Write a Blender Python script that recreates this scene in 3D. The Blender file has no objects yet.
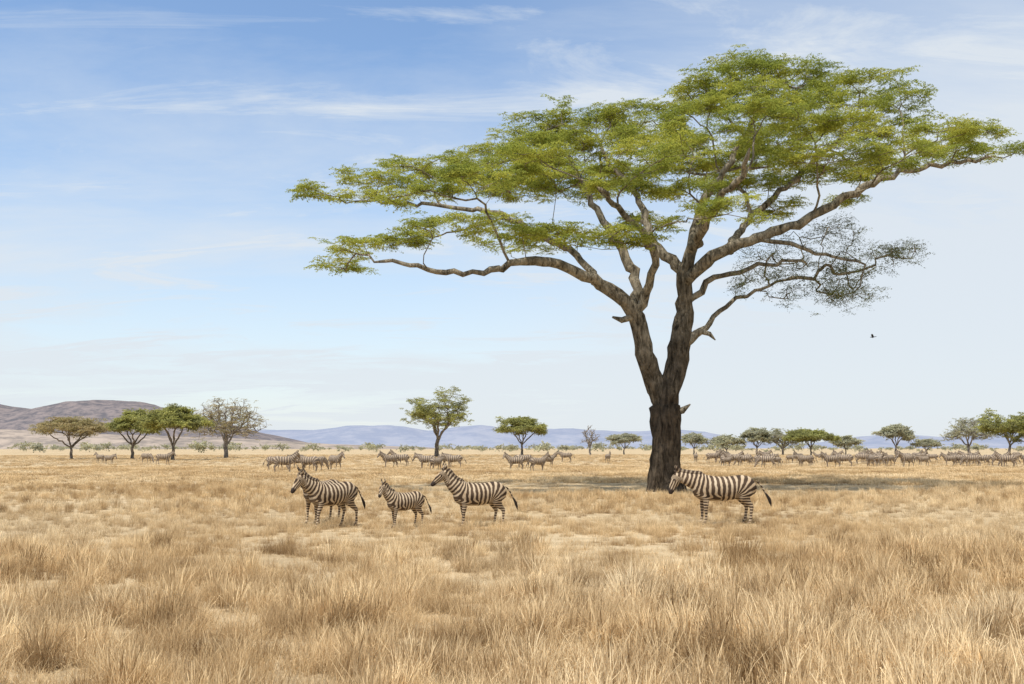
import bpy, math, random
import numpy as np
from mathutils import Vector, Matrix, noise
random.seed(7); rng=np.random.default_rng(7)
scene=bpy.context.scene
COL=scene.collection
F=996.0; H0=2.1; PIT=math.atan(106/F)
def P(px,py,Y):
    v=(342-py)/F; u=(px-512)/F
    dy=math.cos(PIT)-v*math.sin(PIT); dz=math.sin(PIT)+v*math.cos(PIT)
    t=Y/dy
    return np.array([u*t,Y,H0+t*dz])
def ground_at(px,py):
    Y=H0*F/(py-448.0)
    p=P(px,py,Y); return np.array([p[0],Y,0.0])
def smooth(a,b,x):
    t=min(1,max(0,(x-a)/(b-a))) if a!=b else 0
    return t*t*(3-2*t)
# ---------------- materials
def newmat(name):
    m=bpy.data.materials.new(name); m.use_nodes=True
    nt=m.node_tree; nt.nodes.clear()
    out=nt.nodes.new('ShaderNodeOutputMaterial')
    return m,nt,out
def N(nt,t,**k):
    n=nt.nodes.new(t)
    for a,b in k.items(): setattr(n,a,b)
    return n
def ramp(nt,fac,stops):
    r=N(nt,'ShaderNodeValToRGB'); e=r.color_ramp.elements
    while len(e)<len(stops): e.new(0.5)
    for i,(p,c) in enumerate(stops):
        e[i].position=p; e[i].color=(c[0],c[1],c[2],1)
    nt.links.new(fac,r.inputs[0]); return r.outputs[0]
def noise_n(nt,vec,scale,detail=4,rough=0.55):
    n=N(nt,'ShaderNodeTexNoise'); n.inputs['Scale'].default_value=scale
    n.inputs['Detail'].default_value=detail; n.inputs['Roughness'].default_value=rough
    if vec is not None: nt.links.new(vec,n.inputs['Vector'])
    return n.outputs['Fac']
def mixc(nt,f,a,b,mode='MIX'):
    m=N(nt,'ShaderNodeMix',data_type='RGBA',blend_type=mode)
    for s,v in ((m.inputs[0],f),(m.inputs[6],a),(m.inputs[7],b)):
        if hasattr(v,'is_linked') : nt.links.new(v,s)
        elif isinstance(v,(int,float)): s.default_value=v
        else: s.default_value=(v[0],v[1],v[2],1)
    return m.outputs[2]
def principled(nt,out,col,rough=0.9,spec=0.15):
    b=N(nt,'ShaderNodeBsdfPrincipled'); b.inputs['Roughness'].default_value=rough
    b.inputs['Specular IOR Level'].default_value=spec
    if hasattr(col,'is_linked'): nt.links.new(col,b.inputs['Base Color'])
    else: b.inputs['Base Color'].default_value=(*col,1)
    nt.links.new(b.outputs[0],out.inputs[0]); return b
def bump(nt,b,h,strength,dist):
    n=N(nt,'ShaderNodeBump'); n.inputs['Strength'].default_value=strength; n.inputs['Distance'].default_value=dist
    nt.links.new(h,n.inputs['Height']); nt.links.new(n.outputs[0],b.inputs['Normal'])
def geopos(nt):
    return N(nt,'ShaderNodeNewGeometry').outputs['Position']

def leaf_mat(name,c1,c2,c3,trans=0.4,lo=0.45):
    m,nt,out=newmat(name)
    oi=N(nt,'ShaderNodeObjectInfo')
    n1=noise_n(nt,oi.outputs['Location'],0.45,4)
    a=mixc(nt,oi.outputs['Random'],c1,c2)
    r=ramp(nt,n1,[(0.40,(0,0,0)),(0.60,(1,1,1))])
    col=mixc(nt,r,a,c3)
    at=N(nt,'ShaderNodeAttribute',attribute_name='lv')
    v=ramp(nt,at.outputs['Fac'],[(0,(lo,lo*1.05,lo)),(0.4,(0.9,0.92,0.9)),(1,(1.25,1.2,1.1))])
    col=mixc(nt,1.0,col,v,'MULTIPLY')
    d=N(nt,'ShaderNodeBsdfDiffuse'); t=N(nt,'ShaderNodeBsdfTranslucent')
    nt.links.new(col,d.inputs[0]); nt.links.new(col,t.inputs[0])
    mx=N(nt,'ShaderNodeMixShader'); mx.inputs[0].default_value=trans
    nt.links.new(d.outputs[0],mx.inputs[1]); nt.links.new(t.outputs[0],mx.inputs[2]); nt.links.new(mx.outputs[0],out.inputs[0])
    return m
M_leaf=leaf_mat('acacia_leaves',(0.42,0.445,0.085),(0.55,0.54,0.11),(0.30,0.345,0.075),.42,.38)
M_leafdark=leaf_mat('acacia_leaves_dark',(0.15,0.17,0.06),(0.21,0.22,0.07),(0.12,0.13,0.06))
M_leaffar=leaf_mat('distant_leaves',(0.40,0.40,0.13),(0.50,0.48,0.16),(0.31,0.31,0.13))  # lighter leaf tint stands in for haze over distance
M_leafhaze=leaf_mat('hazy_leaves',(0.48,0.47,0.31),(0.56,0.53,0.34),(0.42,0.41,0.31))  # aerial haze baked into the leaf colours
M_leafbrown=leaf_mat('dry_leaves',(0.46,0.37,0.20),(0.54,0.44,0.25),(0.41,0.36,0.18))
def bark_mat(name,thick,thin,r0=.2,r1=.5):
    m,nt,out=newmat(name)
    at=N(nt,'ShaderNodeAttribute',attribute_name='rad')
    mr=N(nt,'ShaderNodeMapRange'); mr.inputs[1].default_value=r0; mr.inputs[2].default_value=r1
    nt.links.new(at.outputs['Fac'],mr.inputs[0])
    mp=N(nt,'ShaderNodeMapping'); mp.inputs['Scale'].default_value=(1,1,0.22)
    nt.links.new(geopos(nt),mp.inputs[0])
    n1=noise_n(nt,mp.outputs[0],6,8,0.72)
    n2=noise_n(nt,geopos(nt),1.6,4,.65)
    c=mixc(nt,mr.outputs[0],thin,thick)
    v=ramp(nt,n1,[(0.36,(0.22,0.21,0.19)),(0.5,(0.9,.9,.9)),(0.66,(1.6,1.55,1.5))])
    c=mixc(nt,1.0,c,v,'MULTIPLY')
    v2=ramp(nt,n2,[(0.35,(0.6,0.58,0.55)),(0.65,(1.3,1.3,1.3))])
    c=mixc(nt,1.0,c,v2,'MULTIPLY')
    b=principled(nt,out,c,0.95,0.08); bump(nt,b,n1,1.0,0.25)
    return m
M_bark=bark_mat('acacia_bark',(0.098,0.076,0.053),(0.30,0.26,0.19),.22,.56)
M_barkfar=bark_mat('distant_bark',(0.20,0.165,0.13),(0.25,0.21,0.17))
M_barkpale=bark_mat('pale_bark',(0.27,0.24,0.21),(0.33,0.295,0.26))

# ---------------- instancing helper
def gn_instances(name,points,rots,scls,idx,coll,parent=None):
    me=bpy.data.meshes.new(name); n=len(points)
    me.vertices.add(n); me.vertices.foreach_set('co',np.asarray(points,dtype=np.float32).ravel())
    a=me.attributes.new('rot','FLOAT_VECTOR','POINT'); a.data.foreach_set('vector',np.asarray(rots,dtype=np.float32).ravel())
    a=me.attributes.new('scl','FLOAT_VECTOR','POINT'); a.data.foreach_set('vector',np.asarray(scls,dtype=np.float32).ravel())
    a=me.attributes.new('idx','INT','POINT'); a.data.foreach_set('value',np.asarray(idx,dtype=np.int32))
    ob=bpy.data.objects.new(name,me); COL.objects.link(ob)
    if parent: ob.parent=parent
    g=bpy.data.node_groups.new(name+'_scatter','GeometryNodeTree')
    g.interface.new_socket(name='Geometry',in_out='INPUT',socket_type='NodeSocketGeometry')
    g.interface.new_socket(name='Geometry',in_out='OUTPUT',socket_type='NodeSocketGeometry')
    gi=g.nodes.new('NodeGroupInput'); go=g.nodes.new('NodeGroupOutput')
    ip=g.nodes.new('GeometryNodeInstanceOnPoints'); ci=g.nodes.new('GeometryNodeCollectionInfo')
    ci.inputs['Collection'].default_value=coll; ci.inputs['Separate Children'].default_value=True; ci.inputs['Reset Children'].default_value=True
    ip.inputs['Pick Instance'].default_value=True
    def na(nm,t):
        x=g.nodes.new('GeometryNodeInputNamedAttribute'); x.data_type=t; x.inputs['Name'].default_value=nm; return x.outputs['Attribute']
    L=g.links.new
    L(gi.outputs[0],ip.inputs['Points']); L(ci.outputs[0],ip.inputs['Instance'])
    L(na('idx','INT'),ip.inputs['Instance Index']); L(na('rot','FLOAT_VECTOR'),ip.inputs['Rotation']); L(na('scl','FLOAT_VECTOR'),ip.inputs['Scale'])
    L(ip.outputs[0],go.inputs[0])
    md=ob.modifiers.new('scatter','NODES'); md.node_group=g
    return ob
def mesh_from(name,V,Fc,mats,mi=None,smooth_=False):
    me=bpy.data.meshes.new(name); me.from_pydata([tuple(v) for v in V],[],Fc)
    for m in (mats if isinstance(mats,list) else [mats]): me.materials.append(m)
    if mi is not None: me.polygons.foreach_set('material_index',mi)
    if smooth_: me.polygons.foreach_set('use_smooth',[True]*len(me.polygons))
    me.update(); return me

def spray_coll(name,mat,nleaf=220,ll=0.10,lw=0.045,variants=5,zj=0.07,tilt=.7):
    c=bpy.data.collections.new(name)
    for k in range(variants):
        V=[];Fc=[];LV=[]
        ntw=8
        twl=[random.uniform(.55,1.25) for _ in range(ntw)]; twz=[random.gauss(0,zj) for _ in range(ntw)]
        for i in range(nleaf):
            q=random.randrange(ntw)
            a=(q+random.gauss(0,0.13))*2*math.pi/ntw+k
            rr=random.random()**.7
            r=0.55*rr*twl[q]
            c0=Vector((r*math.cos(a),r*math.sin(a),random.gauss(0,zj*.35)+twz[q]*rr+0.10*(1-rr**2)))
            d=Vector((math.cos(a+random.gauss(0,0.9)),math.sin(a+random.gauss(0,0.9)),random.gauss(0,0.4))).normalized()
            n=Vector((random.gauss(0,tilt),random.gauss(0,tilt),1)).normalized()
            s=d.cross(n).normalized()
            L=ll*random.uniform(0.6,1.3)/2; W=lw*random.uniform(0.7,1.2)/2
            b=len(V); V+= [c0-d*L, c0+s*W, c0+d*L, c0-s*W]; Fc.append((b,b+1,b+2,b+3)); LV+=[random.random()]*4
        me=mesh_from('leaf_spray',V,Fc,mat); at=me.attributes.new('lv','FLOAT','POINT'); at.data.foreach_set('value',LV)
        ob=bpy.data.objects.new('leaf_spray',me); c.objects.link(ob)
    return c
C_leaf=spray_coll('acacia_sprays',M_leaf,190,0.105,0.036,8,0.07,.9)
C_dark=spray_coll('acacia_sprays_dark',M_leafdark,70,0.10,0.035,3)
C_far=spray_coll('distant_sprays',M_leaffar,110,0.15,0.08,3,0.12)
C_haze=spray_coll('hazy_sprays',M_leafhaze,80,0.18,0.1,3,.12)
C_brown=spray_coll('dry_sprays',M_leafbrown,80,0.15,0.07,3,.12)

# ---------------- tree graph
class Tree:
    def __init__(s,root,r):
        s.p=[np.array(root,float)]; s.par=[-1]; s.spec=[r]; s.pl=[0.0]; s.tip=[]
    def add(s,p,par,r=0.0):
        s.p.append(np.array(p,float)); s.par.append(par); s.spec.append(r)
        s.pl.append(s.pl[par]+float(np.linalg.norm(s.p[-1]-s.p[par]))); return len(s.p)-1
    def nearest(s,q):
        A=np.array(s.p); return int(np.argmin(((A-q)**2).sum(1)))
    def dirn(s,i):
        j=s.par[i]
        if j<0: return np.array([0,0,1.0])
        d=s.p[i]-s.p[j]; return d/(np.linalg.norm(d)+1e-9)
    def path(s,start,pts,rad,step=0.5,wig=0.08):
        P0=[s.p[start]-s.dirn(start)*1.0, s.p[start]]+[np.array(q,float) for q in pts]
        P0.append(P0[-1]*2-P0[-2]); R=[rad[0]*1.1]+list(rad)
        cur=start
        for k in range(len(pts)):
            a,b,c,d=P0[k],P0[k+1],P0[k+2],P0[k+3]
            L=np.linalg.norm(c-b); n=max(1,int(round(L/step)))
            for i in range(1,n+1):
                t=i/n
                q=0.5*((2*b)+(-a+c)*t+(2*a-5*b+4*c-d)*t*t+(-a+3*b-3*c+d)*t**3)
                r=R[k]+(R[k+1]-R[k])*t
                q=q+rng.normal(0,wig,3)*(0.5 if r>0.3 else 1)
                cur=s.add(q,cur,r)
        return cur
    def connect(s,tgt,bf=0.35,step=0.45,wig=0.06,lift=0.1):
        A=np.array(s.p); D=np.linalg.norm(A-tgt,axis=1)
        cost=D+bf*np.array(s.pl); cost[s.lock]=1e9
        cost+=np.where(A[:,2]>tgt[2]+0.5,(A[:,2]-tgt[2])*0.6,0)
        i=int(np.argmin(cost)); p0=s.p[i]; d=tgt-p0; L=np.linalg.norm(d)
        if L<0.05: return i
        u=d/L; pd=s.dirn(i)
        h=np.array([d[0],d[1],0]); h/=np.linalg.norm(h)+1e-6
        c1=p0+(pd*0.45+u*0.55+np.array([0,0,lift]))*L*0.38
        c2=tgt-(h*0.6+u*0.4+np.array([0,0,lift]))*L*0.33
        n=max(2,int(L/step)); cur=i
        off=rng.normal(0,1,3)*wig*L*0.6
        for k in range(1,n+1):
            t=k/n
            q=(1-t)**3*p0+3*(1-t)**2*t*c1+3*(1-t)*t*t*c2+t**3*tgt
            if k<n: q=q+rng.normal(0,1,3)*wig*min(L,2.0)*0.45+off*math.sin(t*2*math.pi)
            cur=s.add(q,cur)
        return cur
    def radii(s,tipr,ex=2.3):
        n=len(s.p); acc=np.zeros(n)
        ch=[0]*n
        for i in range(1,n): ch[s.par[i]]+=1
        r=np.zeros(n)
        for i in range(n-1,-1,-1):
            r[i]=tipr if ch[i]==0 else acc[i]**(1/ex)
            r[i]=min(r[i],9)
            if s.par[i]>=0: acc[s.par[i]]+=r[i]**ex
        sp=np.array(s.spec)
        return np.where(sp>0,np.where(sp>0.04,np.maximum(sp,r*0.6),np.maximum(sp,r)),r)
def tube_mesh(T,R,name,mat,thick=0.3):
    n=len(T.p); ch=[[] for _ in range(n)]
    for i in range(1,n): ch[T.par[i]].append(i)
    V=[];Fc=[];A=[]
    stack=[(0,None)]
    while stack:
        st,src=stack.pop()
        chain=[]
        if src is not None: chain.append((T.p[src],R[st]*1.05))
        i=st
        while True:
            chain.append((T.p[i],R[i]))
            if not ch[i]: break
            cs=sorted(ch[i],key=lambda c:-R[c])
            for c in cs[1:]: stack.append((c,i))
            i=cs[0]
        if len(chain)<2: continue
        r0=max(c[1] for c in chain)
        S=36 if r0>thick else (9 if r0>0.08 else (6 if r0>0.04 else 4))
        up=None; base=len(V)
        for k,(p,r) in enumerate(chain):
            a=chain[max(0,k-1)][0]; b=chain[min(len(chain)-1,k+1)][0]
            t=Vector(b-a); 
            if t.length<1e-6: t=Vector((0,0,1))
            t.normalize()
            if up is None: up=t.orthogonal().normalized()
            up=(up-t*up.dot(t)); 
            if up.length<1e-5: up=t.orthogonal()
            up.normalize(); sd=t.cross(up)
            if k==len(chain)-1: r=r*0.4
            for j in range(S):
                an=2*math.pi*j/S
                d=up*math.cos(an)+sd*math.sin(an)
                rr=r
                if r>0.12:
                    q=Vector(p)+d*r
                    rr=r*(1+0.26*noise.noise(Vector((q.x*2,q.y*2,q.z*0.35)))+0.20*noise.noise(Vector((q.x*5,q.y*5,q.z*0.7)))+0.06*noise.noise(q*4))
                    if r>.6: rr+=0.16*math.exp(-max(0,q.z)*1.1)*(1+.6*math.sin(an*5+1))
                V.append(Vector(p)+d*rr); A.append(r)
            if k>0:
                o=base+(k-1)*S
                for j in range(S):
                    j2=(j+1)%S
                    Fc.append((o+j,o+j2,o+S+j2,o+S+j))
    me=mesh_from(name,V,Fc,mat,smooth_=True)
    at=me.attributes.new('rad','FLOAT','POINT'); at.data.foreach_set('value',np.array(A,dtype=np.float32))
    return me
def sprays_at(tips,nper,sx,sz,sc,tl=.16):
    pts=[];rot=[];sl=[];idx=[]
    for t in tips:
        for _ in range(nper):
            pts.append(t+rng.normal(0,1,3)*np.array([sx,sx,sz])); 
            rot.append((rng.normal(0,tl),rng.normal(0,tl),rng.uniform(0,6.28)))
            s=sc*rng.uniform(0.6,1.35); sl.append((s,s,s)); idx.append(int(rng.integers(0,1000)))
    return pts,rot,sl,idx
def empty(name,loc=(0,0,0)):
    e=bpy.data.objects.new(name,None); e.location=loc; e.empty_display_size=0.5; COL.objects.link(e); return e
def child(name,me,par):
    o=bpy.data.objects.new(name,me); COL.objects.link(o); o.parent=par; return o

# ---------------- the big acacia
TD=48.6; S=20.5
base=P(668,492,TD); base[2]=-0.3
root=np.array([base[0],TD,0.0])
def L(rows): # tree-local metres
    return [P(a,b,TD+c)-root for a,b,c,d in rows],[d/S for a,b,c,d in rows]
T=Tree([0,0,-0.4],22/S)
pts,rd=L([(668,484,0,16.5),(667,465,0,14.5),(667,440,0,14),(665,415,0,14.5),(664,400,0,14.5)]); top=T.path(0,pts,rd,0.3,0.02)
def limb(start,rows,wig=0.07):
    q=P(start[0],start[1],TD+start[2])-root
    pts,rd=L(rows); return T.path(T.nearest(q),pts,rd,0.42,wig)
limb((664,405,0),[(654,382,0,9.5),(647,362,-.2,9),(642,335,-.4,8),(633,310,-.6,7.6),(618,295,-.8,7),(600,284,-1,6),(578,270,-1.5,5),(550,263,-2,4.5),(520,262,-2.5,3.8),(490,272,-3,3.2),(455,273,-3.5,2.6),(420,268,-4,2.2),(385,260,-4,1.6)])
limb((664,405,0),[(673,382,0,10.5),(678,350,.1,10),(683,320,.2,9),(686,295,.2,8.5),(685,275,.2,8)])
limb((634,310,-.6),[(638,290,0,5.5),(630,266,.6,5),(618,242,1,4.5),(600,215,1.5,3.5),(585,190,2,2.6),(570,160,2.5,2)])
limb((600,284,-1),[(575,255,0,3.8),(540,235,1,3.2),(500,215,2,2.8),(450,207,3,2.2),(400,203,3,1.8),(360,200,3,1.3)])
limb((640,318,-.5),[(650,285,-1.2,4.5),(655,258,-2,4),(640,232,-3,3.5),(620,208,-4,2.8),(600,190,-5,2)])
limb((685,275,.2),[(672,260,.5,5.5),(655,243,1,4.5),(648,225,1.5,4),(640,200,2,3.4),(620,175,3,2.6),(600,150,4,2)])
limb((685,275,.2),[(690,255,0,6),(695,235,0.5,5.2),(700,210,1,4.5),(715,185,1,3.6),(735,155,1.5,3),(755,120,2,2.4),(770,95,2,1.6)])
limb((686,290,.2),[(700,268,-.5,6.2),(725,252,-1,5.4),(755,238,-1,5),(790,228,-1.5,4.5),(820,212,-1.5,4.3),(850,195,-1,3.8),(880,180,-.5,3.4),(915,170,0,2.6),(950,162,0,2.2),(985,158,0,1.5)])
limb((725,252,-1),[(745,225,2,3.6),(775,195,3,3.2),(810,165,4,2.6),(840,140,4,2.2),(870,115,4,1.6)])
limb((690,255,0),[(705,225,-2,4.5),(720,200,-3.5,3.6),(740,175,-5,2.8),(750,150,-6,2)])
limb((678,348,0.1),[(690,340,0,4.2),(702,332,0,3.4),(715,318,.3,2.6),(735,300,.5,2.1),(760,290,1,1.6),(785,280,1,1.2)])
limb((702,332,0),[(708,333,-.2,2.4),(716,338,-.3,1.4)])
limb((684,305,.2),[(700,290,0,3.6),(715,278,0,3),(740,272,-.5,2.4),(775,262,-1,1.8),(810,262,-1,1.2)])
limb((755,238,-1),[(790,245,-2,2.2),(825,255,-2,1.6),(865,262,-2,1.1)])
limb((634,318,-.5),[(622,320,-.5,3.4),(612,316,-.5,2.6)],0.03)
limb((668,415,0),[(682,411,-.2,3.6),(691,404,-.3,1.6)],0.02)
T.lock=[i for i in range(len(T.p)) if T.p[i][2]<6.5]
pads=[ # px,py,dy, half width px, half height px
(328,192,0,28,6),(378,183,3,42,8),(430,170,5,46,9),(410,192,-4,38,4),(490,158,6,48,11),(470,182,-5,46,6),(545,162,-3,50,8),(545,150,3,48,9),
(563,118,5,38,11),(530,140,9,42,9),(600,142,2,45,12),(640,120,7,45,13),(610,118,5,30,9),(650,160,-6,50,10),(690,100,4,45,12),(700,118,0,46,12),(740,80,3,46,12),(740,70,4,34,8),
(800,82,5,50,10),(760,98,0,46,12),(860,88,3,46,9),(901,100,1,22,6),(700,140,-3,48,13),(760,120,-4,50,13),(820,110,0,50,12),(820,132,-3,48,12),(880,128,4,46,10),
(930,138,-1,46,10),(968,142,3,40,9),(1003,154,0,26,7),(900,158,-4,42,6),(950,157,1,38,6),(690,168,8,50,9),(760,162,8,50,10),(830,155,-5,46,9),
(600,178,8,46,8),(620,188,-4,40,7),(560,188,4,42,6),(510,190,9,44,5),(735,208,-8,36,5),(690,190,-3,38,7),(740,185,3,40,7),(800,178,4,40,7),(860,170,7,38,6),
(360,250,-3,32,8),(395,238,2,38,8),(343,266,-1,18,3),(430,228,-6,28,5),(500,237,-3,42,6),(480,222,2,34,5),(555,238,1,44,6),(610,236,-5,42,8),(645,222,4,34,6),
(775,208,3,30,4),(655,142,12,50,10),(500,176,12,44,8),(780,142,13,50,10),(570,168,12,44,8),(850,200,9,14,3)]
tips=[]
tg=[]
for (a,b,c,w,h) in pads:
    cen=P(a,b,TD+c)-root; sc=S*TD/(TD+c); rw=w/sc; rh=h/sc
    n=int(max(5,rw*rw*3.14*1.15))
    sub=[]
    for _ in range(n):
        an=rng.uniform(0,6.283); rr=math.sqrt(rng.uniform(0,1))*(1+.18*math.sin(3*an+a))
        z=rng.uniform(-1,1)*0.4+0.65*(1-rr*rr)-0.25
        sub.append(cen+np.array([rw*rr*math.cos(an),rw*1.15*rr*math.sin(an),rh*z]))
    tg.append((np.linalg.norm(cen[:2]),cen-np.array([0,0,rh*0.6]),sub))
tg.sort(key=lambda q:q[0])
for d,cen,sub in tg:
    T.connect(cen,0.3)
for d,cen,sub in tg:
    sub.sort(key=lambda q:np.linalg.norm(q-cen))
    for q in sub:
        T.connect(q-np.array([0,0,0.12]),0.22,0.5,0.09); tips.append(q)
dtips=[]
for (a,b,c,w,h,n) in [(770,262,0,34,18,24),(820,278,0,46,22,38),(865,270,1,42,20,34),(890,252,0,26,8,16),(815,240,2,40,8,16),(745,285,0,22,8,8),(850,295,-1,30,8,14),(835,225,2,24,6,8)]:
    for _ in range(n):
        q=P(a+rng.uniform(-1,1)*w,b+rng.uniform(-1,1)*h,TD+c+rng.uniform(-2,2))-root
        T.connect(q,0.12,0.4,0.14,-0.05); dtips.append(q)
R=T.radii(0.017)
acacia=empty('acacia_tree',tuple(root))
child('trunk_and_branches',tube_mesh(T,R,'trunk_and_branches',M_bark),acacia)
gn_instances('foliage',*sprays_at(tips,8,0.38,0.12,0.82,.16),C_leaf,acacia)
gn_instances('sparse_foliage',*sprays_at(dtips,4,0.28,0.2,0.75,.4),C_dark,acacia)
print('acacia nodes',len(T.p),'tips',len(tips))

# ---------------- smaller trees
def small_tree(name,px,pyb,Ht,W,style,coll,bark,seed,dens=1.0,leafs=5,lean=0.0,sc=2.0):
    global rng
    rng=np.random.default_rng(seed)
    b=ground_at(px,pyb)
    T=Tree([0,0,-0.2],Ht*0.035+0.1)
    f=0.26 if style!='bare' else 0.2
    T.path(0,[np.array([lean*.5,0,Ht*f*0.5]),np.array([lean,0,Ht*f])],[Ht*0.026+.05,Ht*0.022+.04],Ht*0.08,Ht*0.008)
    topn=len(T.p)-1
    nl=5
    for k in range(nl):
        an=2*math.pi*k/nl+rng.uniform(-.4,.4); rr=W*0.5*rng.uniform(.35,.75); zt=Ht*rng.uniform(.58,.78)
        e=np.array([rr*math.cos(an)+lean,rr*math.sin(an),zt]); s0=T.p[topn]
        mid=(s0+e)/2+np.array([0,0,Ht*0.03])+rng.normal(0,Ht*.03,3)
        T.path(topn,[mid,e],[Ht*0.013+.02,Ht*0.006+.01],Ht*.07,Ht*0.010)
    T.lock=[i for i in range(len(T.p)) if T.p[i][2]<Ht*f*0.9]
    tips=[]; npad=int(22*dens)
    cent=[]
    for k in range(npad):
        q=math.sqrt((k+.5)/npad)
        x,y=W*.44*q*math.cos(k*2.4),W*.44*q*math.sin(k*2.4)
        if style=='umbrella': z=Ht*(0.66+0.26*(1-q*q)+rng.uniform(-.12,.05))
        elif style=='round': z=Ht*(0.42+0.5*rng.uniform(0,1)*math.sqrt(max(0,1-q*q*0.8))+0.06)
        else: z=Ht*(0.38+0.57*rng.uniform(0.1,1)*math.sqrt(max(0,1-q*q*0.75)))
        cent.append(np.array([x+lean,y,z]))
    for c in sorted(cent,key=lambda c:c[2]):
        T.connect(c,.25,Ht*.06)
        s=W*.085*rng.uniform(.7,1.3)
        for j in range(int(9 if style!='bare' else 20)):
            q=c+rng.normal(0,1,3)*np.array([s,s,Ht*(0.03 if style=='umbrella' else 0.055)])
            T.connect(q,.2,Ht*.06,.08); tips.append(q)
    R=T.radii(0.035 if style!='bare' else 0.045)
    e=empty(name,tuple(b))
    child('trunk_and_branches',tube_mesh(T,R,'trunk_and_branches',bark,5),e)
    if coll:
        gn_instances('foliage',*sprays_at(tips,leafs,W*.03,Ht*.018,sc),coll,e)
    return e
def at(px0,pxt,pyt,pyb):
    d=H0*F/(pyb-448.0); s=F/d
    return (pyb-pyt)/s,(pxt-px0)/s
def tr(name,x0,x1,yt,yb,style,coll,bark,seed,trunk=None,**k):
    h,w=at(x0,x1,yt,yb); return small_tree(name,(x0+x1)/2 if trunk is None else trunk,yb,h,w,style,coll,bark,seed,**k)
tr('umbrella_thorn_tree',36,106,417,459,'umbrella',C_brown,M_barkfar,11,leafs=3,sc=1.5)
tr('umbrella_thorn_tree',110,154,411,459,'umbrella',C_far,M_barkfar,12,leafs=4,sc=1.5)
tr('umbrella_thorn_tree',142,203,408,460,'umbrella',C_far,M_barkfar,13,leafs=4,sc=1.6,dens=1.2)
tr('bare_tree',192,260,398,458,'bare',C_brown,M_barkpale,14,dens=2.0,leafs=1,sc=.9)
tr('savanna_tree',404,470,390,457,'round',C_far,M_barkfar,15,leafs=3,dens=1.3,sc=1.3)
tr('umbrella_thorn_tree',497,547,416,455.5,'umbrella',C_far,M_barkfar,16,leafs=3,sc=1.8)
tr('bare_tree',581,599,425,455,'bare',None,M_barkpale,17)
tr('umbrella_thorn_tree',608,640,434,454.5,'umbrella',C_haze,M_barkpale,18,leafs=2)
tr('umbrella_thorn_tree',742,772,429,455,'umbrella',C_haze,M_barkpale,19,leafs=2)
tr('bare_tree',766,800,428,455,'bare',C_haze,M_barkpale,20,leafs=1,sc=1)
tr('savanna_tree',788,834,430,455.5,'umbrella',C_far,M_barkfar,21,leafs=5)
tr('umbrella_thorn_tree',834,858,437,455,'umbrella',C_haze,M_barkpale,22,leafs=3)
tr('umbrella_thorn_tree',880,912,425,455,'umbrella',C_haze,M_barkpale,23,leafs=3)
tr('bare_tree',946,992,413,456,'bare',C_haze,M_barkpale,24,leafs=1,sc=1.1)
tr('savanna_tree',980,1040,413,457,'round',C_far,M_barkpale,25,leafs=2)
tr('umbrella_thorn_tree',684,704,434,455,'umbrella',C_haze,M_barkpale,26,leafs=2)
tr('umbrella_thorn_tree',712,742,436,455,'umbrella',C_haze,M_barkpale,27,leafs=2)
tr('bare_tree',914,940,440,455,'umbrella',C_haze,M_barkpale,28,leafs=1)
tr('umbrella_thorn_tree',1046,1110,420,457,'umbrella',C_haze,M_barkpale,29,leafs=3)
rng=np.random.default_rng(5)
pts=[];rot=[];sl=[];idx=[]
for k in range(420):
    d=rng.uniform(420,1600); an=rng.uniform(-.62,.62); x=d*math.tan(an); h=rng.uniform(1.2,4.5); w=h*rng.uniform(.8,1.6)
    for j in range(7):
        pts.append((x+rng.normal(0,w*.4),d+rng.normal(0,w*.4),h*rng.uniform(.35,.9))); s=h*1.1*rng.uniform(.7,1.2)
        rot.append((rng.normal(0,.3),rng.normal(0,.3),rng.uniform(0,6.3))); sl.append((s,s,s*1.3)); idx.append(int(rng.integers(0,99)))
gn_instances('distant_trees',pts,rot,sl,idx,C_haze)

# ---------------- ground
def gh(x,y):
    d=math.hypot(x,y)
    if d>400: return 0.0
    return 0.05*noise.noise(Vector((x*.12,y*.12,0)))*(1-d/400)
gx=np.sinh(np.linspace(-1,1,181)*7)/math.sinh(7)*9000
gy=np.concatenate([np.linspace(-60,0,14)[:-1],np.linspace(0,60,70),60*np.exp(np.linspace(0,1,60)[1:]*math.log(150))])
V=[];Fc=[]
nx=len(gx)
for y in gy:
    for x in gx: V.append((x,y,gh(x,y)))
for j in range(len(gy)-1):
    for i in range(nx-1):
        o=j*nx+i; Fc.append((o,o+1,o+nx+1,o+nx))
m,nt,out=newmat('dry_savanna_soil')
pos=geopos(nt)
n1=noise_n(nt,pos,0.06,5); n2=noise_n(nt,pos,1.1,6,.65); n3=noise_n(nt,pos,22,4,.7)
c=ramp(nt,n1,[(0.35,(0.45,0.345,0.21)),(0.5,(0.53,0.415,0.26)),(0.66,(0.60,0.48,0.31))])
v=ramp(nt,n2,[(0.3,(0.65,0.62,0.57)),(0.7,(1.15,1.15,1.15))]); c=mixc(nt,1.0,c,v,'MULTIPLY')
v=ramp(nt,n3,[(0.3,(0.68,0.65,0.6)),(0.7,(1.2,1.2,1.2))]); c=mixc(nt,1.0,c,v,'MULTIPLY')
b=principled(nt,out,c,0.95,0.05); bump(nt,b,n3,0.6,0.04)
g=bpy.data.objects.new('ground',mesh_from('ground',V,Fc,m,smooth_=True)); COL.objects.link(g)

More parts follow.
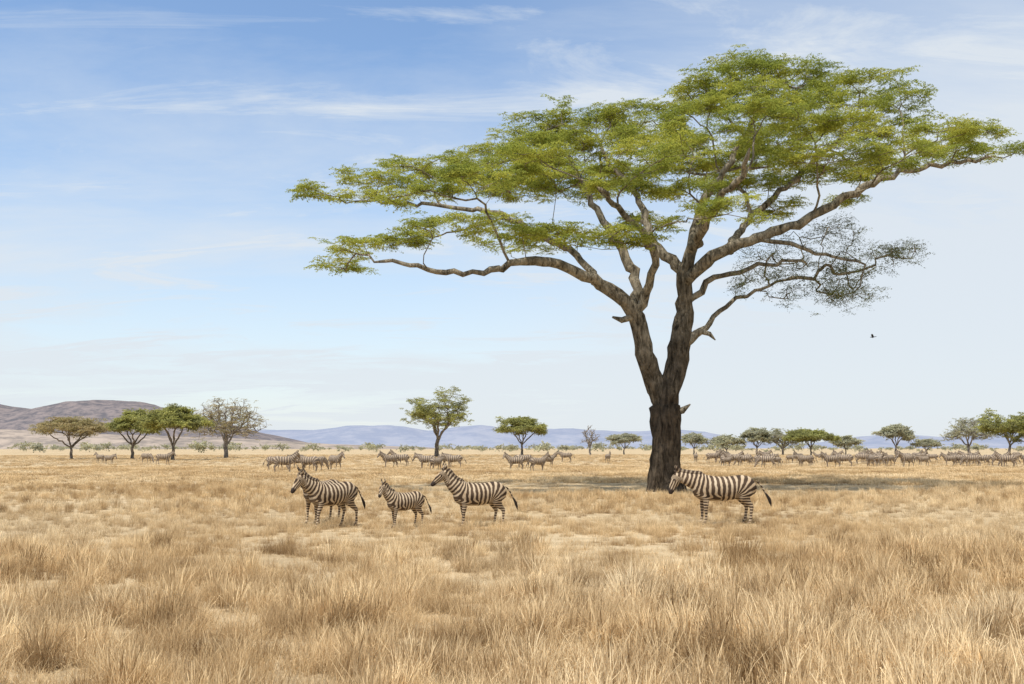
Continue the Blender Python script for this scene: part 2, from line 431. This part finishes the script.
# ---------------- hills
def hill(name,prof,d,depth,mat,seed,amp=.2):
    xs=np.linspace(prof[0][0],prof[-1][0],300); hs=np.interp(xs,[p[0] for p in prof],[p[1] for p in prof])
    V=[];Fc=[];ny=34
    for j in range(ny):
        t=j/(ny-1); sh=math.sin(math.pi*min(1,t*1.0))**0.9
        y=d+(t-0.5)*depth
        for i,px in enumerate(xs):
            X=(px-512)/F*d; Hh=(448-hs[i])/F*d*0.985
            e=smooth(0,6,i)*smooth(0,6,len(xs)-1-i)
            nz=noise.fractal(Vector((X*.0035+seed,y*.0035,seed)),1,2,6)
            z=Hh*sh*e*(1+amp*nz)
            V.append((X,y,z-2))
    nx=len(xs)
    for j in range(ny-1):
        for i in range(nx-1):
            o=j*nx+i; Fc.append((o,o+1,o+nx+1,o+nx))
    ob=bpy.data.objects.new(name,mesh_from(name,V,Fc,mat,smooth_=True)); COL.objects.link(ob)
def hillmat(name,a,b_,sc):
    m,nt,out=newmat(name); n1=noise_n(nt,geopos(nt),sc,8,.72)
    principled(nt,out,ramp(nt,n1,[(0.42,a),(0.58,b_)]),1,0); return m
MH1=hillmat('scrubby_hillside',(0.115,0.108,0.115),(0.22,0.185,0.175),0.035)
MH2=hillmat('hazy_blue_hills',(0.22,0.245,0.31),(0.28,0.295,0.345),0.006)  # aerial haze painted in as muted blue-grey base colour
MH0=hillmat('foothill_grass',(0.21,0.18,0.155),(0.38,0.31,0.25),0.02)
hill('hill',[(-420,420),(-200,408),(-60,402),(0,402),(30,406),(45,407),(75,403),(105,399),(150,402),(195,412),(235,424),(275,434),(330,448)],2600,900,MH1,3,.14)
hill('foothill',[(-400,430),(-100,428),(0,427),(60,431),(130,431),(200,434),(260,438),(330,442),(420,445),(480,448)],2050,500,MH0,8)
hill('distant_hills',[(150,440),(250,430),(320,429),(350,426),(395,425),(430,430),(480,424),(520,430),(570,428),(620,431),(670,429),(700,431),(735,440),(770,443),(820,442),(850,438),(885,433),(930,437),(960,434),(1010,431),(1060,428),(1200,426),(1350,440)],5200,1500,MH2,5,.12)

# ---------------- grass
def grass_mat():
    m,nt,out=newmat('dry_grass')
    oi=N(nt,'ShaderNodeObjectInfo')
    n1=noise_n(nt,oi.outputs['Location'],0.10,4,.6)
    n2=noise_n(nt,oi.outputs['Location'],0.8,3,.6)
    a=ramp(nt,n1,[(0.36,(0.64,0.475,0.265)),(0.5,(0.80,0.635,0.385)),(0.64,(0.88,0.755,0.52))])
    b_=ramp(nt,oi.outputs['Random'],[(0,(0.52,0.45,0.38)),(0.12,(0.80,0.76,0.71)),(0.5,(1,1,1)),(1,(1.1,1.1,1.08))])
    c=mixc(nt,1.0,a,b_,'MULTIPLY')
    v=ramp(nt,n2,[(0.36,(0.58,0.52,0.46)),(0.5,(0.97,0.95,0.93)),(0.66,(1.14,1.14,1.13))])
    c=mixc(nt,1.0,c,v,'MULTIPLY')
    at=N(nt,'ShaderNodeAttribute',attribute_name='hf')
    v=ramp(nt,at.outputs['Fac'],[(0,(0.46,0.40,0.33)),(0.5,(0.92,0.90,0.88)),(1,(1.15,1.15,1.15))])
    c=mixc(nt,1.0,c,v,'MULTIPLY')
    ab=N(nt,'ShaderNodeAttribute',attribute_name='bv')
    v=ramp(nt,ab.outputs['Fac'],[(0,(0.40,0.33,0.26)),(0.25,(0.9,0.87,0.83)),(1,(1.12,1.12,1.12))])
    c=mixc(nt,1.0,c,v,'MULTIPLY')
    d=N(nt,'ShaderNodeBsdfDiffuse'); t=N(nt,'ShaderNodeBsdfTranslucent')
    nt.links.new(c,d.inputs[0]); nt.links.new(c,t.inputs[0])
    mx=N(nt,'ShaderNodeMixShader'); mx.inputs[0].default_value=0.25
    nt.links.new(d.outputs[0],mx.inputs[1]); nt.links.new(t.outputs[0],mx.inputs[2]); nt.links.new(mx.outputs[0],out.inputs[0])
    return m
M_grass=grass_mat()
def tuft(nb,hmin,hmax,rad,w,lean,seedhead):
    V=[];Fc=[];HF=[];BV=[]
    for i in range(nb):
        an=random.uniform(0,6.283); r=rad*math.sqrt(random.random())
        b0=Vector((r*math.cos(an),r*math.sin(an),-0.02))
        la=an+random.gauss(0,1.1); h=random.uniform(hmin,hmax)*(1-0.3*r/rad); ln=abs(random.gauss(lean,lean*.7))*h
        face=random.uniform(0,6.283); s=Vector((math.cos(face),math.sin(face),0))*w*random.uniform(.6,1.3)/2
        bv=random.random()
        segs=3
        broken=random.random()<0.18
        for k in range(segs+1):
            t=k/segs
            z=h*t if not broken else h*min(t,0.55)-h*max(0,t-.6)*.5
            off=ln*t*t*(1 if not broken else 2)
            p=b0+Vector((math.cos(la)*off,math.sin(la)*off,z))
            ww=(1-t*0.7)
            if seedhead and k>=2 : ww=2.2 if k==2 else 0.5
            V+=[p-s*ww,p+s*ww]; HF+=[t,t]; BV+=[bv,bv]
            n=len(V)
            if k>0: Fc.append((n-4,n-3,n-1,n-2))
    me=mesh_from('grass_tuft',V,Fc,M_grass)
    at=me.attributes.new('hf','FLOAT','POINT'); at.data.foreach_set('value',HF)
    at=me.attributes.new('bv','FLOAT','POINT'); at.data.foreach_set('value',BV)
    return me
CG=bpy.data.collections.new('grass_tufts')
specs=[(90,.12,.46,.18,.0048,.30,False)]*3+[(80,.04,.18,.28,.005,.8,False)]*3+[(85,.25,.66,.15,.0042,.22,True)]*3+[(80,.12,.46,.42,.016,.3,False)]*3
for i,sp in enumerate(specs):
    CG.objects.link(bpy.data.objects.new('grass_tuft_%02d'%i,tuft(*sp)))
pts=[];rot=[];sl=[];idx=[]
tx,ty=root[0],root[1]
for r0,r1,dn in [(4.5,14,30),(14,30,17),(30,60,8),(60,120,2.2),(120,320,.45)]:
    area=0.5*(r1*r1-r0*r0)*1.3; n=int(area*dn)
    rr=np.sqrt(rng.uniform(r0*r0,r1*r1,n)); an=rng.uniform(-.65,.65,n)
    for r,a in zip(rr,an):
        x=r*math.sin(a); y=r*math.cos(a)
        nz=noise.fractal(Vector((x*.16,y*.16,3)),1,2,3); nb=noise.fractal(Vector((x*.8,y*.8,9)),1,2,3)
        u=random.random()
        tall=0.42+0.6*nz+0.8*nb+0.20*smooth(-2,12,x)+0.14*smooth(14,7,r)-0.22*math.exp(-((x+1.0)/6)**2-((y-19)/5)**2)
        if tall<0.14 and u<0.65 : continue
        under=((x-tx)/15)**2+((y-ty-5)/9)**2<1
        if r<60:
            if under: 
                k=random.choice((3,4,5)); s=random.uniform(.7,1.1)
                if u<.5: continue
            elif u<0.14: k=random.choice((3,4,5)); s=random.uniform(.8,1.3)
            elif tall>.55 and u>.36: k=random.choice((6,7,8)); s=random.uniform(.5,1.12)
            elif tall>.22: k=random.choice((0,1,2)); s=random.uniform(.55,1.2)
            else: k=random.choice((3,4,5,3,4,5,0)); s=random.uniform(.6,1.05)
            if 21<y<32:
                s*=.74
                if k>5: k-=6
            elif y>=32: s*=.8
            sx=s
        else:
            k=random.choice((9,10,11)); s=random.uniform(.5,1.0)*(0.6+.4*max(0,min(1,tall))); sx=s*1.8
            s*=.8
        pts.append((x,y,gh(x,y))); rot.append((random.gauss(0,.08),random.gauss(0,.08),random.uniform(0,6.28)))
        sl.append((sx,sx,s)); idx.append(k)
print('tufts',len(pts))
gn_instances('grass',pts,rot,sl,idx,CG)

# ---------------- zebras
def zebra_mat(name,haze=0.0):
    m,nt,out=newmat(name)
    ap=N(nt,'ShaderNodeAttribute',attribute_name='phase'); ad=N(nt,'ShaderNodeAttribute',attribute_name='dark'); aw=N(nt,'ShaderNodeAttribute',attribute_name='pale')
    tc=N(nt,'ShaderNodeTexCoord')
    nn=noise_n(nt,tc.outputs['Object'],5,3)
    ma=N(nt,'ShaderNodeMath',operation='MULTIPLY_ADD'); nt.links.new(nn,ma.inputs[0]); ma.inputs[1].default_value=4.2; nt.links.new(ap.outputs['Fac'],ma.inputs[2])
    sn=N(nt,'ShaderNodeMath',operation='SINE'); nt.links.new(ma.outputs[0],sn.inputs[0])
    ml=N(nt,'ShaderNodeMath',operation='MULTIPLY_ADD'); nt.links.new(sn.outputs[0],ml.inputs[0]); ml.inputs[1].default_value=.5; ml.inputs[2].default_value=.5
    ms=N(nt,'ShaderNodeMath',operation='ADD'); nt.links.new(ml.outputs[0],ms.inputs[0]); nt.links.new(aw.outputs['Fac'],ms.inputs[1])
    dust=noise_n(nt,tc.outputs['Object'],3,3)
    white=ramp(nt,dust,[(0.3,(0.42,0.30,0.18)),(0.7,(0.56,0.45,0.31))])
    st=ramp(nt,ms.outputs[0],[(0.44,(0,0,0)),(0.70,(1,1,1))])
    blk=ramp(nt,dust,[(0.35,(0.042,0.027,0.017)),(0.7,(0.11,0.07,0.042))])
    c=mixc(nt,st,blk,white)
    c=mixc(nt,ad.outputs['Fac'],c,(0.035,0.025,0.02))
    if haze: c=mixc(nt,haze,c,(0.36,0.30,0.24))  # blends a distance-haze tint into the coat colour
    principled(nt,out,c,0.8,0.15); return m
M_z=zebra_mat('zebra_coat'); M_zfar=zebra_mat('hazed_zebra_coat',.28)  # far coat has aerial haze mixed into its colour
def loft(V,Fc,secs,n=16):
    base=len(V); up=Vector((0,0,1))
    for k,(p,w,h) in enumerate(secs):
        a=secs[max(0,k-1)][0]; b=secs[min(len(secs)-1,k+1)][0]; t=(b-a).normalized()
        side=Vector((0,1,0)); side=(side-t*side.dot(t)).normalized(); u=side.cross(t)
        for j in range(n):
            an=2*math.pi*j/n
            V.append(p+side*w*math.cos(an)+u*h*math.sin(an))
        if k>0:
            o=base+(k-1)*n
            for j in range(n): Fc.append((o+j,o+(j+1)%n,o+n+(j+1)%n,o+n+j))
    Fc.append(tuple(base+j for j in range(n))[::-1]); o=base+(len(secs)-1)*n; Fc.append(tuple(o+j for j in range(n)))
def build_zebra(name,poll,muz,legs,yaw=0.0,vox=0.02):
    V=[];Fc=[]; X=Vector
    loft(V,Fc,[(X((-.79,0,1.02)),.07,.08),(X((-.74,0,1.0)),.18,.19),(X((-.62,0,.99)),.255,.28),(X((-.45,0,.985)),.28,.315),(X((-.2,0,.95)),.295,.31),(X((.05,0,.925)),.315,.325),(X((.28,0,.935)),.295,.335),(X((.5,0,.97)),.25,.34),(X((.66,0,1.0)),.19,.27),(X((.74,0,1.0)),.1,.16)],20)
    poll=X(poll); muz=X(muz)
    def yw(p):
        q=p-poll; c,s=math.cos(yaw),math.sin(yaw)
        return poll+X((q.x*c-q.y*s,q.x*s+q.y*c,q.z))
    nb=X((.50,0,1.06)); ctrl=X((.80,0,1.14)) if poll.z>1 else X((.88,0,.95))
    secs=[]
    for k in range(7):
        t=k/6; p=nb*(1-t)**2+ctrl*2*t*(1-t)+poll*t*t
        secs.append((p,.185*(1-t)+.078*t,.27*(1-t)**1.1+.115*t))
    neck=[s[0] for s in secs]; loft(V,Fc,secs,16)
    hd=(muz-poll); HL=hd.length; h_=hd.normalized()
    perp=X((-h_.z,0,h_.x)) ; 
    if perp.x<0: perp=-perp
    secs=[]
    for t,w,h,o in [(-.12,.05,.06,0),(0,.085,.105,0),(.2,.098,.135,-.01),(.42,.082,.115,0),(.65,.06,.082,.006),(.85,.058,.07,.004),(.97,.05,.055,0),(1.02,.03,.03,0)]:
        secs.append((yw(poll+h_*HL*t+perp*o),w,h))
    loft(V,Fc,secs,14)
    for sgn,(fo,ho) in zip((1,-1),legs):
        y=.14*sgn
        f=[(X((.46,y*.8,.95)),.10,.17),(X((.46,y*1.05,.76)),.08,.13),(X((.45+fo*.3,y,.62)),.06,.078),(X((.46+fo*.6,y,.45)),.046,.056),(X((.46+fo*.65,y,.38)),.04,.045),(X((.455+fo*.8,y,.25)),.028,.034),(X((.46+fo*.9,y,.13)),.034,.042),(X((.485+fo,y,.07)),.03,.036),(X((.50+fo,y,.05)),.045,.05),(X((.51+fo,y,-.01)),.052,.06)]
        loft(V,Fc,f,12)
        hh=[(X((-.52,y*.8,1.02)),.13,.2),(X((-.48,y*1.1,.82)),.12,.19),(X((-.47+ho*.2,y*1.1,.68)),.085,.135),(X((-.56+ho*.5,y,.56)),.055,.08),(X((-.635+ho*.7,y,.47)),.042,.062),(X((-.635+ho*.75,y,.40)),.036,.046),(X((-.62+ho*.85,y,.27)),.03,.036),(X((-.61+ho*.95,y,.13)),.035,.042),(X((-.585+ho,y,.07)),.03,.036),(X((-.57+ho,y,.05)),.045,.05),(X((-.56+ho,y,-.01)),.05,.06)]
        loft(V,Fc,hh,12)
    me=mesh_from('tmp',V,Fc,M_z); ob=bpy.data.objects.new('tmp',me); COL.objects.link(ob)
    md=ob.modifiers.new('r','REMESH'); md.mode='VOXEL'; md.voxel_size=vox
    sm=ob.modifiers.new('s','SMOOTH'); sm.iterations=5; sm.factor=.5
    bpy.context.view_layer.update()
    ev=ob.evaluated_get(bpy.context.evaluated_depsgraph_get()); m2=bpy.data.meshes.new_from_object(ev)
    V=[v.co.copy() for v in m2.vertices]; Fc=[tuple(p.vertices) for p in m2.polygons]
    bpy.data.objects.remove(ob)
    nbody=len(V); dark=[0.0]*nbody; kind=[0]*nbody
    def addpart(v,f,kd,dk):
        b=len(V); V.extend(v); Fc.extend(tuple(b+i for i in q) for q in f); dark.extend(dk if isinstance(dk,list) else [dk]*len(v)); kind.extend([kd]*len(v))
    for sgn in (1,-1):
        e0=yw(poll-h_*.02+X((0,.055*sgn,.07))); tip=e0+X((.03,.05*sgn,.19)); v=[];f=[]
        for k,(t,w) in enumerate([(0,.022),(.35,.042),(.7,.032),(1,.006)]):
            p=e0.lerp(tip,t)
            v+=[p+X((w,0,0)),p+X((0,w*.5*sgn,0)),p-X((w,0,0)),p-X((0,-w*.1*sgn,0))]
            if k:
                o=(k-1)*4
                for j in range(4): f.append((o+j,o+(j+1)%4,o+4+(j+1)%4,o+4+j))
        f.append((12,13,14,15)); addpart(v,f,0,[0,0,0,0]*3+[.9]*4)
    v=[];f=[];dk=[]
    crest=[]
    for k in range(7):
        t=k/6; p=neck[k]; tt=(neck[min(6,k+1)]-neck[max(0,k-1)]).normalized(); u=X((-tt.z,0,tt.x)); 
        crest.append((p+u*(.24*(1-t)**1.1+.10*t),u))
    crest.append((yw(poll+h_*HL*.12+X((.03,0,.10))),X((0.3,0,1)).normalized()))
    M=36
    for i in range(M):
        s=i/(M-1)*(len(crest)-1); k=min(int(s),len(crest)-2); fr=s-k
        p=crest[k][0].lerp(crest[k+1][0],fr); u=crest[k][1].lerp(crest[k+1][1],fr).normalized()
        hgt=.105*min(1,i/8+.15)*(1 if i<M-4 else .8)*(1+.12*(i%2))
        v+=[p-X((0,.028,0))-u*.03,p+u*hgt-X((0,.008,0)),p+u*hgt+X((0,.008,0)),p+X((0,.028,0))-u*.03]; dk+=[0,.6,.6,0]
        if i:
            o=(i-1)*4
            for j in range(4): f.append((o+j,o+(j+1)%4,o+4+(j+1)%4,o+4+j))
    addpart(v,f,0,dk)
    v=[];f=[];dk=[]
    tl=[(-.77,1.14,.035),(-.84,1.10,.03),(-.92,1.0,.024),(-.98,.88,.022),(-1.04,.78,.03),(-1.10,.67,.045),(-1.13,.56,.035),(-1.15,.46,.006)]
    for k,(x,z,r) in enumerate(tl):
        for j in range(6):
            an=j*math.pi/3; v.append(X((x+r*math.cos(an),r*math.sin(an),z))); dk.append(0 if k<4 else 1)
        if k:
            o=(k-1)*6
            for j in range(6): f.append((o+j,o+(j+1)%6,o+6+(j+1)%6,o+6+j))
    addpart(v,f,1,dk)
    for sgn in (1,-1):
        c=yw(poll+h_*HL*.26+perp*.045+X((0,.088*sgn,0))); v=[];f=[]
        for a_ in range(5):
            th=math.pi*a_/4
            for b_ in range(6):
                ph=b_*math.pi/3; v.append(c+X((math.sin(th)*math.cos(ph),math.sin(th)*math.sin(ph),math.cos(th)))*.022)
        for a_ in range(4):
            for b_ in range(6): f.append((a_*6+b_,a_*6+(b_+1)%6,a_*6+6+(b_+1)%6,a_*6+6+b_))
        addpart(v,f,0,1.0)
    me=mesh_from(name,V,Fc,M_z,smooth_=True)
    k0=2*math.pi/.125; kl=2*math.pi/.075; nd=(poll-nb).normalized(); kn=2*math.pi/.10
    PH=[];PW=[]
    for i,p in enumerate(V):
        x,y,z=p
        if x>-.25: ph=k0*x
        else:
            th=math.atan2(-(x+.25),z-.70)
            ph=-k0*.25-21*min(th,math.pi/2)
            if z<.70: ph=-k0*.25-21*math.pi/2-kl*(.70-z)
        if kind[i]==1: ph=z*60
        if x>.1 and z<.9 and poll.z>1:
            w=smooth(.80,.62,z); ph=ph*(1-w)+(k0*.45-kl*(.75-z))*w
        elif x>.1 and z<.62 and x<.75 and not poll.z>1:
            w=smooth(.80,.62,z); ph=ph*(1-w)+(k0*.45-kl*(.75-z))*w
        pn=k0*.5+kn*((p-X((.5,0,1.0))).dot(nd)); w=smooth(.42,.68,x+.35*(z-1.0) if poll.z>1 else x-.1)
        if z>.8 or x>.85: ph=ph*(1-w)+pn*w
        dh=(p-poll); th_=dh.dot(h_)/HL; 
        if th_>.05 and (x>poll.x-.1) and (dh-h_*dh.dot(h_)).length<.28 :
            wh=smooth(.0,.25,th_); ph=ph*(1-wh)+(ph+ (p.dot(perp))*50)*wh
            if th_>.68: dark[i]=max(dark[i],smooth(.68,.82,th_))
        if z<.055: dark[i]=.85
        wht=-.05
        if -.4<x<.45 and z<.78 and z>.5: wht=.4*smooth(.70,.61,z)
        if z<.5 and abs(y)<.12: wht=.12
        PH.append(ph);PW.append(wht)
    for nm,dt in (('phase',PH),('dark',dark),('pale',PW)):
        a=me.attributes.new(nm,'FLOAT','POINT'); a.data.foreach_set('value',np.array(dt,dtype=np.float32))
    return me
LS=[(.06,-.05),(-.06,.10)]; LW=[(.16,-.14),(-.12,.16)]; LT=[(0,0),(.04,.06)]
Z_up=build_zebra('zebra_body_alert',(1.00,0,1.56),(1.38,0,1.20),LS)
Z_lv=build_zebra('zebra_body_level',(1.05,0,1.44),(1.35,0,1.02),LW)
Z_lo=build_zebra('zebra_body_low',(1.10,0,1.28),(1.28,0,.80),LT)
Z_gr=build_zebra('zebra_body_grazing',(1.12,0,.56),(1.30,0,.10),LW,vox=.025)
Z_tn=build_zebra('zebra_body_turned',(1.00,0,1.50),(1.32,0,1.11),LT,yaw=0.9)
Z_ft=build_zebra('zebra_body_foal',(0.94,0,1.50),(1.22,0,1.12),LS,yaw=0.5)
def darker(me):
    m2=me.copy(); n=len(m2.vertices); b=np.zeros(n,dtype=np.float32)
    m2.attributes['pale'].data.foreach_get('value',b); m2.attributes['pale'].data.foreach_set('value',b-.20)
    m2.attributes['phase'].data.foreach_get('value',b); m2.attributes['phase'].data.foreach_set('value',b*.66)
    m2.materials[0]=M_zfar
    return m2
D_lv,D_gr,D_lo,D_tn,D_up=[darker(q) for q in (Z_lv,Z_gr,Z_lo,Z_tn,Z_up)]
def zebra(px,py,me,yaw,s=1.0,name='zebra',parent=None,lx=1.06):
    b=ground_at(px,py)
    o=bpy.data.objects.new(name,me); COL.objects.link(o); o.location=(b[0],b[1],gh(b[0],b[1])); o.rotation_euler=(0,0,yaw); o.scale=(s*lx,s,s)
    if parent: o.parent=parent
    return o
PI=math.pi
zebra(332,525.5,Z_lv,PI+.85,.93)
zebra(322,521.5,Z_tn,PI+1.1,.93)
zebra(405,526,Z_ft,PI+.62,.74,lx=.95)
zebra(479,525,Z_up,PI+.42,.93)
zebra(724,523,Z_lo,PI+.06,1.04,lx=1.12)
r2=random.Random(3)
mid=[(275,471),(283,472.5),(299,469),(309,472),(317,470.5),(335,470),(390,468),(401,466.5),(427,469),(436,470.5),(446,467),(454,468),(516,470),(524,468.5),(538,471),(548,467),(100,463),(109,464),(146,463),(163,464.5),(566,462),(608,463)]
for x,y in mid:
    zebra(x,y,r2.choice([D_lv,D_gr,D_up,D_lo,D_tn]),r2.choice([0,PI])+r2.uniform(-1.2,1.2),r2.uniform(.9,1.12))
herd=empty('zebra_herd')
k=0
while k<84:
    x=r2.uniform(686,1035)
    dn=noise.noise(Vector((x*.035,2.3,0)))
    if r2.random()>.62+dn*1.1: continue
    k+=1
    y=r2.choice([r2.uniform(459.5,463),r2.uniform(462,468)])
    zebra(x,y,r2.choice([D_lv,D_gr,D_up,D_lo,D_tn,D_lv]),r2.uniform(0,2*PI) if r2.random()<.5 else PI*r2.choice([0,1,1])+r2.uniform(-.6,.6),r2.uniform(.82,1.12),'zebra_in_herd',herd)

# ---------------- bird
m,nt,out=newmat('dark_feathers'); principled(nt,out,(0.03,0.027,0.025))
V=[];Fc=[]
loft(V,Fc,[(Vector((-.28,0,0)),.05,.01),(Vector((-.12,0,0)),.03,.03),(Vector((.02,0,0)),.06,.06),(Vector((.14,0,.01)),.04,.04),(Vector((.2,0,.02)),.03,.03),(Vector((.26,0,.01)),.005,.005)],8)
for s in (1,-1):
    b=len(V); V+=[Vector(q) for q in [(.1,s*.03,.02),(.13,s*.25,.12),(.03,s*.5,.10),(-.05,s*.25,.11),(-.07,s*.03,.02)]]; Fc.append((b,b+1,b+3,b+4)); Fc.append((b+1,b+2,b+3))
bd=bpy.data.objects.new('bird',mesh_from('bird',V,Fc,m)); COL.objects.link(bd); bd.location=tuple(P(873,337,85)); bd.rotation_euler=(.3,.1,PI-.4)

# ---------------- light, sky, camera
sd=Vector((-0.45,-0.75,0)).normalized(); el=math.radians(64)
sv=Vector((sd.x*math.cos(el),sd.y*math.cos(el),math.sin(el)))
sl_=bpy.data.lights.new('sun','SUN'); sl_.energy=5.0; sl_.angle=math.radians(.5); sl_.color=(1,.96,.89)
so=bpy.data.objects.new('sun',sl_); COL.objects.link(so); so.rotation_euler=sv.to_track_quat('Z','Y').to_euler(); so.location=(0,0,60)
w=bpy.data.worlds.new('World'); scene.world=w; w.use_nodes=True; nt=w.node_tree; nt.nodes.clear()
out=N(nt,'ShaderNodeOutputWorld'); bg=N(nt,'ShaderNodeBackground'); nt.links.new(bg.outputs[0],out.inputs[0]); bg.inputs[1].default_value=0.14
sky=N(nt,'ShaderNodeTexSky',sky_type='NISHITA'); sky.sun_disc=False; sky.sun_elevation=el; sky.sun_rotation=math.atan2(sd.x,sd.y)%(2*PI)
sky.altitude=0; sky.air_density=1.0; sky.dust_density=.5; sky.ozone_density=1.5
hs=N(nt,'ShaderNodeHueSaturation'); hs.inputs['Saturation'].default_value=1.1; hs.inputs['Value'].default_value=1.35; nt.links.new(sky.outputs[0],hs.inputs['Color'])
tc=N(nt,'ShaderNodeTexCoord'); sp=N(nt,'ShaderNodeSeparateXYZ'); nt.links.new(tc.outputs['Generated'],sp.inputs[0])
def MT(op,a,b=None,c=None):
    n=N(nt,'ShaderNodeMath',operation=op)
    for i,v in enumerate((a,b,c)):
        if v is None: continue
        if hasattr(v,'is_linked'): nt.links.new(v,n.inputs[i])
        else: n.inputs[i].default_value=v
    return n.outputs[0]
zc=MT('ADD',MT('MAXIMUM',sp.outputs[2],0),0.16)
cx=MT('DIVIDE',sp.outputs[0],zc); cy=MT('DIVIDE',sp.outputs[1],zc)
cb=N(nt,'ShaderNodeCombineXYZ'); nt.links.new(cx,cb.inputs[0]); nt.links.new(cy,cb.inputs[1])
def cloud(rotz,sx,sy,scale,thr,gain,dist,det=10,rough=.6,loc=(0,0,0)):
    mp=N(nt,'ShaderNodeMapping'); mp.inputs['Location'].default_value=loc; mp.inputs['Rotation'].default_value=(0,0,math.radians(rotz)); mp.inputs['Scale'].default_value=(sx,sy,1); nt.links.new(cb.outputs[0],mp.inputs[0])
    na=N(nt,'ShaderNodeTexNoise'); na.inputs['Scale'].default_value=scale; na.inputs['Detail'].default_value=det; na.inputs['Roughness'].default_value=rough; na.inputs['Distortion'].default_value=dist
    nt.links.new(mp.outputs[0],na.inputs['Vector'])
    return MT('MAXIMUM',MT('MULTIPLY',MT('SUBTRACT',na.outputs['Fac'],thr),gain),0)
c1=cloud(-38,.7,1.3,1.0,.44,1.7,.4,rough=.62)
c2=cloud(-62,.8,2.6,1.6,.52,2.8,.9,rough=.66,loc=(3.1,1.7,0))
side=MT('MAXIMUM',MT('MULTIPLY',MT('ADD',sp.outputs[0],.10),.95),0)
hz=MT('POWER',MT('MAXIMUM',MT('SUBTRACT',1,MT('MULTIPLY',sp.outputs[2],2.3)),0),1.35)
fac=MT('ADD',MT('ADD',c1,c2),MT('ADD',side,MT('MULTIPLY',hz,.85)))
fac=MT('MINIMUM',MT('MAXIMUM',fac,0.06),.93)
mx=mixc(nt,fac,hs.outputs[0],(5.35,5.75,6.15)); nt.links.new(mx,bg.inputs[0])
cam=bpy.data.cameras.new('camera'); cam.sensor_width=36; cam.lens=F/1024*36; cam.clip_end=20000; cam.clip_start=.1
co=bpy.data.objects.new('camera',cam); COL.objects.link(co); co.location=(0,0,H0); co.rotation_euler=(math.pi/2+PIT,0,0); scene.camera=co
scene.view_settings.view_transform='Standard'; scene.view_settings.look='None'; scene.view_settings.exposure=0
